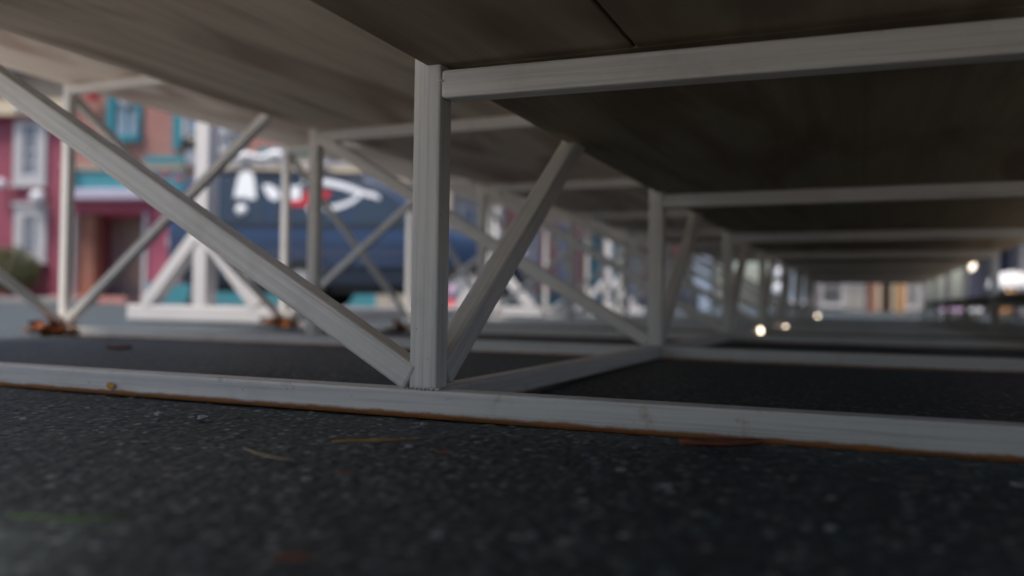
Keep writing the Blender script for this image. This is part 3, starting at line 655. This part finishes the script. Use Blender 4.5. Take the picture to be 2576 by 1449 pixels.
# right hand row facing -X
XQ = 3.3
shop('lilac_grey_shop', 'lilac grey shop with tall dark windows seen low at the right', 'shop', (XQ, 32.0, 0), R(-90), 12, 4.6, M['grey'], M['lgrey'],
     [('win', 1.0, 2.0, .5, 2.2, M['lav'], M['navy']), ('win', 4.0, 5.2, .5, 2.2, M['lgrey'], M['blue']), ('win', 7.2, 8.2, .5, 2.2, M['navy'], M['dglass']), ('door', 9.4, 10.4, 2.1, M['navy']), ('awn', .5, 11, 2.8, M['blue'])])
shop('mauve_house', 'dull mauve house at the right edge with blue awning and amber lamps', 'house', (XQ, 19.8, 0), R(-90), 7.5, 4.8, M['salmon'], M['lgrey'],
     [('win', .8, 1.9, .5, 1.8, M['lgrey'], M['navy']), ('door', 3, 4, 2.1, M['door']), ('win', 5.0, 6.4, .5, 1.8, M['lgrey'], M['dglass']), ('awn', .3, 3.6, 2.1, M['navy'])])
# patio umbrella, lamps, planters at the right
def lantern(lab, px, py, d, r, mat, grp=None):
    c = at(px, py, d); t = thing('globe_lantern', lab, 'lantern', (c.x, c.y, 0), 0, grp)
    bm = bmesh.new(); lathe(bm, [(.09, 0), (.09, .05), (.03, .10), (.025, c.z-r*1.05), (.05, c.z-r*.9)], n=14); link('pole', bm, M['black'], t, True)
    bm = bmesh.new(); ball(bm, (0, 0, c.z), r); link('globe', bm, mat, t, True)
lantern('brightly lit cream globe lantern on a pole at the right', 2438, 667, 20, .13, M['lamp'], 'globe lanterns')
lantern('amber globe lantern low on a pole at the right edge', 2543, 722, 16, .10, M['amberlamp'], 'globe lanterns')
lantern('upper white globe lantern beyond the far bleacher posts', 1964, 690, 15, .12, M['globe'], 'globe lanterns')
lantern('lower white globe lantern beyond the far bleacher posts', 1962, 729, 13, .11, M['globe'], 'globe lanterns')
c = at(2545, 735, 13); c.z = 0
um = thing('patio_umbrella', 'white dome shaped patio umbrella at the right edge', 'umbrella', c)
zt = at(2545, 683, 13).z
bm = bmesh.new(); lathe(bm, [(.34, zt-.27), (.345, zt-.24), (.30, zt-.12), (.19, zt-.03), (.03, zt)]); link('canopy', bm, M['cloth'], um, True)
bm = bmesh.new(); lathe(bm, [(.16, 0), (.16, .05), (.02, .07), (.02, zt-.1)]); link('pole', bm, M['black'], um, True)
for k, (px, lab, mt) in enumerate(((2395, 'planter with pale flowers nearest the orange house', 'lilac'), (2440, 'planter with white flowers between the two flower planters', 'cloth'), (2520, 'planter with orange flowers below the patio umbrella', 'copper'))):
    c = on_z(px, 795); d = (c-CAM).length; c = at(px, 800, 11.5); c.z = 0
    t = thing('flower_planter', lab, 'planter', c, 0, 'flower planters by the right hand row')
    bm = bmesh.new(); lathe(bm, [(.10, 0), (.14, .10), (.15, .105)]); link('pot', bm, M['tan'], t, True)
    bm = bmesh.new()
    for j in range(60):
        a = random.uniform(0, 6.28); rr = .14*random.random()**.5; ball(bm, (rr*math.cos(a), rr*math.sin(a), .11+random.random()*.07), .022, n=6)
    link('flowers', bm, M[mt], t, True)
# sign post seen between the far frames
c = at(1772, 760, 16); c.z = 0
sg = thing('sign_post', 'post stacked with pale blue sign boards between two bleacher posts', 'sign post', c, YAW)
bm = bmesh.new(); cyl(bm, (0, 0.05, 0), (0, 0.05, 1.4), .035); link('post', bm, M['trim'], sg, True)
z0 = at(1772, 797, 16).z
for (a, b, dx, w) in ((639, 664, -.02, .20), (667, 697, .0, .22), (701, 734, -.06, .19)):
    zz0, zz1 = at(1772, b, 16).z, at(1772, a, 16).z
    part('sign_board', M['paleblue'], sg, ((dx-w, -.02, zz0), (dx+w, .012, zz1)), bevel=.01)
part('lower_board', M['paleblue'], sg, ((-.1, -.02, .05), (.11, .012, at(1772, 738, 16).z)), bevel=.01)
# small glowing balls put in for warm glints beside the bleacher frames
for lab, px, py, r in (('large glowing ball for a warm glint on the asphalt beside the fourth bleacher post', 1911, 838, .017), ('glowing ball for a warm glint on the asphalt, left one of a close pair', 1976, 825, .012), ('glowing ball for a warm glint on the asphalt, right one of a close pair', 1997, 819, .012), ('farthest glowing ball for a warm glint, resting low near the last frames', 2057, 795, .018)):
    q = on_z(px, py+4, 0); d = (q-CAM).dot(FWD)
    t = thing('glint_ball', lab, 'glint', (q.x, q.y, 0), 0, 'glowing balls for glints on the asphalt')
    bm = bmesh.new(); ball(bm, (0, 0, r*1.25), r); link('glass', bm, M['glint_glow'], t, True)
    bm = bmesh.new(); cyl(bm, (0, 0, 0), (0, 0, r*.45), r*.6); link('glint_foot', bm, M['black'], t)
# ------------------------------------------------------------------ camera
cd = bpy.data.cameras.new('camera'); cam = bpy.data.objects.new('camera', cd); COL.objects.link(cam)
cd.sensor_width = 36; cd.lens = 36*F_PX/2576; cd.clip_start = .01; cd.clip_end = 2000
m = Matrix((RT, UPV, -FWD)).transposed().to_4x4(); m.translation = CAM; cam.matrix_world = m
cd.dof.use_dof = True; cd.dof.focus_distance = 1.06; cd.dof.aperture_fstop = 2.0
SC.camera = cam
SC.view_settings.view_transform = 'Standard'; SC.view_settings.look = 'None'; SC.view_settings.gamma = 1; SC.view_settings.exposure = 0.5
SC.render.use_motion_blur = False
